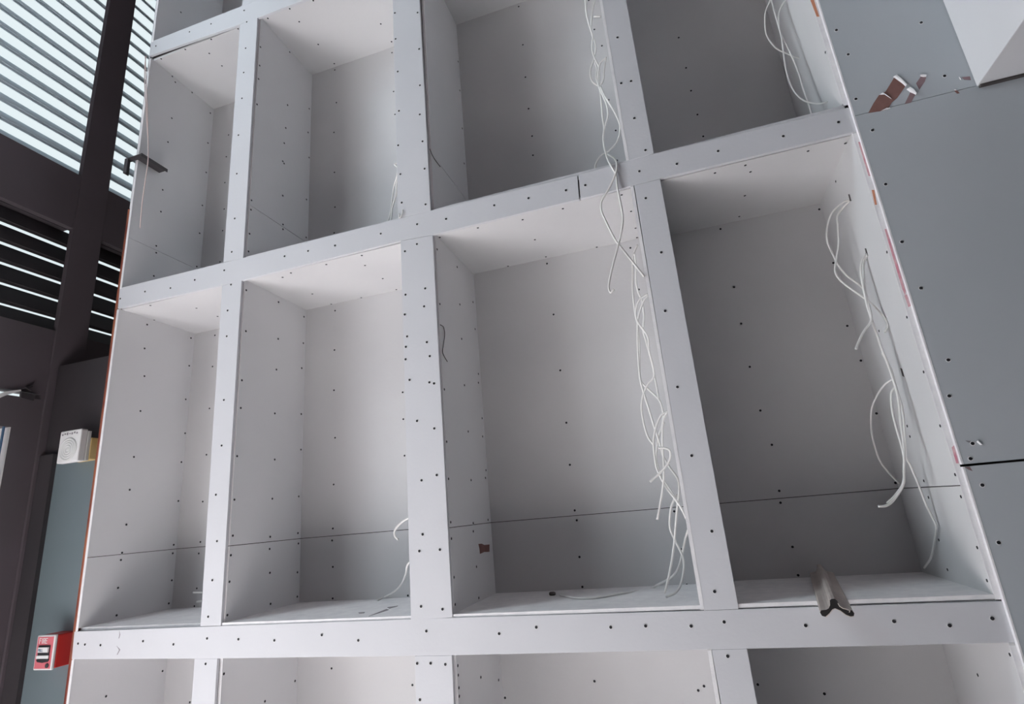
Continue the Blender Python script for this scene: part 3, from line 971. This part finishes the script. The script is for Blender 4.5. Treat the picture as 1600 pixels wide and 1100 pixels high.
def C4(ox, oy, lst, y):
    n = len(lst)
    out = []
    for i, (a, b) in enumerate(lst):
        yy = y if not isinstance(y, tuple) else y[0] + (y[1] - y[0]) * i / max(1, n - 1)
        out.append((ox + a / 4.0, oy + b / 4.0, yy))
    return out


GU = 'white cables hanging in the upper third niche'
cable(C4(800, 0, [(455, -20), (470, 100), (495, 195), (505, 230), (500, 300), (515, 360), (545, 430), (545, 520), (555, 600), (565, 720), (575, 800), (570, 860)], .13)
      + C4(800, 0, [(580, 930), (600, 1000)], (.07, .015)) + C4(800, 0, [(625, 1045), (650, 1098)], -.008)
      + C4(800, 275, [(660, 80), (690, 230), (690, 310), (665, 430), (635, 540), (610, 650), (605, 700), (617, 728), (638, 708)], (-.012, -.03)),
      'long white cable draped over the middle beam ending in a small hook', GU)
cable(C4(800, 0, [(525, -20), (500, 90), (497, 200), (522, 280), (515, 360), (490, 440), (500, 505), (545, 535), (570, 500), (575, 440), (588, 358)], .15),
      'white cable forming the teardrop loop beside the upper third post', GU)
cable(C4(800, 0, [(588, 362), (555, 390), (540, 440), (537, 520), (560, 580), (590, 650), (600, 720), (582, 790), (572, 860), (585, 950)], .12) + C4(800, 0, [(640, 990), (656, 1040)], (.04, -.008))
      + C4(800, 275, [(640, 5), (600, 90), (560, 160), (560, 220), (590, 290), (640, 390), (700, 470), (760, 545), (826, 628)], (-.010, -.004)),
      'white cable crossing the middle beam and running down right to the third post', GU)
cable(C4(800, 0, [(553, 540), (580, 600), (640, 700), (675, 790), (660, 880), (610, 940), (550, 980), (522, 1035), (524, 1062)], .10),
      'white cable bulging right against the post then curling down to the niche floor', GU)
cable(C4(800, 0, [(470, -20), (462, 60), (480, 150), (510, 240), (525, 300), (515, 370), (530, 430), (525, 490), (545, 540)], .17),
      'white cable twisted behind the others at the top of the frame', GU)
cable(C4(800, 0, [(512, 103), (553, 103)], .10), 'short white cable stub poking out left of the upper third post', GU)

GM = 'white cables hanging in the third niche of the middle row'
cable(C4(800, 275, [(785, 430), (757, 500), (755, 620), (755, 720), (770, 860), (790, 950), (797, 1095)], .20) + C4(800, 550, [(797, 100), (805, 180), (850, 230), (920, 300), (945, 380), (940, 450), (915, 520)], .20),
      'white cable starting at the ceiling of the third niche, leftmost strand above', GM)
cable(C4(800, 275, [(765, 480), (775, 560), (775, 660), (790, 730), (812, 780), (825, 880), (820, 960), (840, 1040), (855, 1095)], .16) + C4(800, 550, [(880, 80), (890, 150), (905, 220), (918, 300)], .16),
      'white cable zigzagging down the top half of the bundle in the third niche', GM)
cable(C4(800, 275, [(848, 738), (800, 770), (776, 830), (780, 900), (820, 960), (850, 1010), (858, 1095)], .10) + C4(800, 550, [(888, 140), (850, 200), (820, 270), (810, 350), (825, 450), (850, 530), (885, 580)], .12),
      'white cable that swings out widest to the left halfway down the bundle', GM)
cable(C4(800, 275, [(848, 745), (820, 790), (790, 880), (785, 960), (787, 1095)], .13) + C4(800, 550, [(800, 160), (825, 260), (860, 370), (890, 470), (920, 560), (945, 650), (985, 720), (1035, 790), (1045, 850), (1035, 950), (1022, 1095)], .12)
      + C4(800, 825, [(1010, 130), (985, 280), (955, 405)], (.12, .06)),
      'longest white cable of the bundle, its straight end touching the niche floor', GM)
cable(C4(800, 550, [(972, 370), (930, 400), (900, 470), (885, 560), (895, 680), (910, 740), (960, 840), (1020, 920), (1060, 980), (1088, 1040)], .09),
      'white cable sweeping from the middle knot down to the foot of the third post', GM)
cable(C4(800, 550, [(970, 376), (945, 430), (940, 540), (945, 650), (950, 760), (940, 870), (925, 960), (908, 1048)], .08),
      'white cable hanging free with its cut end just above the board joint', GM)
cable(C4(800, 550, [(862, 812), (920, 760), (965, 710), (990, 660), (985, 615), (950, 600), (915, 600)], .06),
      'short white cable bent in a hook with its cut end pointing lower left', GM)
cable(C4(800, 550, [(952, 440), (920, 520), (905, 600), (902, 680), (935, 780), (1000, 880), (1038, 950)], .14),
      'white cable hidden in the knot of the bundle and ending behind the long one', GM)
cable(C4(800, 550, [(1035, 890), (1005, 940), (990, 1000), (987, 1095)], .15) + C4(800, 825, [(1020, 80), (1060, 160), (1075, 240), (1055, 350)], .15) + C4(800, 825, [(1020, 405), (965, 430)], (.13, .09)),
      'white cable making an S above the floor of the third niche', GM)
cable(C4(800, 825, [(1105, 0), (1085, 60), (1065, 160), (1040, 250), (1000, 305)], (.12, .25)) + C4(800, 825, [(920, 350), (850, 383)], (.33, .37))
      + [(800 + a / 4.0, 825 + b / 4.0, 'z', B1 + .016) for a, b in ((700, 405), (600, 423), (500, 437), (400, 437), (300, 418))],
      'dusty white cable lying along the floor of the third niche', GM)
q = at(800 + 268 / 4.0, 825 + 410 / 4.0, 2, B1 + .018)
g = MB(); g.lathe(q + Vector((-.02, 0, 0)), (1, .1, 0), [(.004, 0), (.0065, .004), (.0065, .016), (.004, .022)], 10)
tag(g.build('cable_connector', M['wire']), 'small dark plug at the end of the cable on the niche floor', 'connector')

GR = 'white cables coming out of the right side board of the fourth niche'
sr = XR - TH
def onsr(u, v):
    q_ = at(u, v, 0, sr)
    return (u, v, q_.y)
cable([onsr(1327, 313)] + C4(1200, 275, [(470, 165), (400, 230), (370, 320), (370, 410), (410, 500), (440, 560), (490, 620), (580, 690), (650, 770)], (.20, .28)),
      'left of two thin white cables from the top hole of the fourth niche', GR, .003)
cable([onsr(1328, 314)] + C4(1200, 275, [(475, 190), (434, 250), (437, 320), (440, 430), (425, 530), (420, 600), (460, 660), (540, 720), (610, 770), (680, 830), (730, 890), (748, 930), (730, 975)], (.20, .14)),
      'white cable from the top hole curling up into a hooked end', GR, .003)
cable([onsr(1354, 396)] + C4(1200, 275, [(585, 540), (582, 620), (610, 770), (640, 880), (680, 990), (710, 1080)], (.15, .13)) + C4(1200, 550, [(750, 80), (790, 200), (815, 300), (830, 450), (850, 600), (850, 750), (845, 830), (790, 920), (740, 960), (690, 965)], (.13, .10)),
      'long white cable from the second hole ending in a hook to the left', GR, .0034)
cable([onsr(1355, 397)] + C4(1200, 275, [(597, 560), (607, 700), (630, 810), (645, 900), (600, 970), (565, 1040), (550, 1082)], (.16, .10)),
      'short white cable whose cut end points down left below the second hole', GR, .0034)
cable(C4(1200, 550, [(712, 5), (765, 100), (800, 220), (838, 350), (853, 500), (862, 650), (890, 710), (940, 830), (990, 960), (1040, 1060)], (.14, .20)) + C4(1200, 825, [(1052, 0), (1045, 60), (1020, 180), (975, 250)], (.2, .32)),
      'longest white cable of the fourth niche, running to its back right corner', GR, .003)
cable(C4(1200, 550, [(780, 168), (725, 208), (672, 290), (645, 380), (650, 520), (690, 660), (750, 750), (820, 822)], (.22, .36)),
      'white cable arching left over the back board of the fourth niche', GR, .0028)
cable(C4(1200, 550, [(795, 215), (770, 260), (775, 360), (800, 470), (835, 590), (853, 700), (842, 820), (795, 895), (745, 945)], (.13, .11)),
      'white cable running beside the long one through the right hand bundle', GR, .003)

GT = 'thin cables in the upper fourth niche'
def C6(lst, y):
    return [(1180 + a / 4.583, b / 4.583, y[0] + (y[1] - y[0]) * i / (len(lst) - 1)) for i, (a, b) in enumerate(lst)]
cable(C6([(118, -20), (75, 80), (70, 180), (85, 260), (150, 345), (240, 390), (300, 412), (372, 408)], (.18, .25)), 'thin cable curving from upper left to a level end in the upper fourth niche', GT, .0027)
cable(C6([(105, -30), (150, 130), (190, 260), (255, 390), (310, 520), (345, 640), (380, 740), (403, 815)], (.20, .12)), 'thin straight cable dropping behind the middle beam in the upper fourth niche', GT, .0027)
cable(C6([(225, -15), (172, 80), (170, 180), (190, 280), (205, 400), (225, 520), (270, 640), (340, 715), (430, 742), (500, 735), (548, 708)], (.20, .10)), 'thin cable with a wide bow whose end touches the right side board', GT, .0027)

GN = 'cables in the second column'
cable(C4(400, 0, [(868, 1025), (885, 1048), (882, 1095)], .05) + C4(400, 275, [(860, 80), (845, 200), (830, 270), (805, 296)], .08), 'white cable hanging beside the second post, left strand of two', GN, .0034, root_x=P2L + .006)
cable(C4(400, 275, [(887, 20), (875, 120), (852, 200), (845, 285)], .06), 'white cable hanging beside the second post, right strand of two', GN, .0034, root_x=P2L + .006)
cable([(560 + a / 6.11, 800 + b / 6.11, .10) for a, b in ((480, 58), (390, 120), (347, 180), (350, 230), (380, 262))], 'short white cable curl at the joint left of the second post', GN, .0036, root_x=P2L + .006)
cable([(560 + a / 6.11, 800 + b / 6.11, yy) for a, b, yy in ((488, 480, .10), (450, 600, .14), (410, 690, .18), (340, 760, .22))] + [(560 + a / 6.11, 800 + b / 6.11, 'z', B1 + .0165) for a, b in ((250, 812), (185, 840))], 'white cable bending down onto the floor of the second niche', GN, .0036, root_x=P2L + .006)
cable(C4(400, 275, [(893, 235), (897, 262), (912, 240), (918, 212)], -.004), 'tiny white cable curl at the foot of the upper second post', GN, .0022)
cable([(302.5, 926, .30), (313, 926, .27), (330, 926, .24)], 'upper short white cable stub beside the first post', GN, .004)
cable([(308, 940.5, .30), (314, 939.5, .28), (330, 938, .24)], 'lower short white cable stub beside the first post', GN, .004)
GD = 'dark wires'
x2 = COLS[2][0]
def on2(u, v, off=.004):
    q_ = at(u, v, 0, x2 + off)
    return (u, v, q_.y)
cable([on2(400 + a / 4, b / 4) for a, b in ((1086, 930), (1100, 965), (1120, 1000), (1152, 1042))], 'thin dark wire in the upper third niche beside the second post', GD, .0016, 'wire', 'dark_wire')
cable([on2(400 + a / 4, 275 + b / 4) for a, b in ((1152, 930), (1172, 945), (1179, 990), (1172, 1050), (1166, 1098), (1178, 1130), (1196, 1160))], 'thin dark wire curling out of the joint in the middle third niche', GD, .0016, 'wire', 'dark_wire')
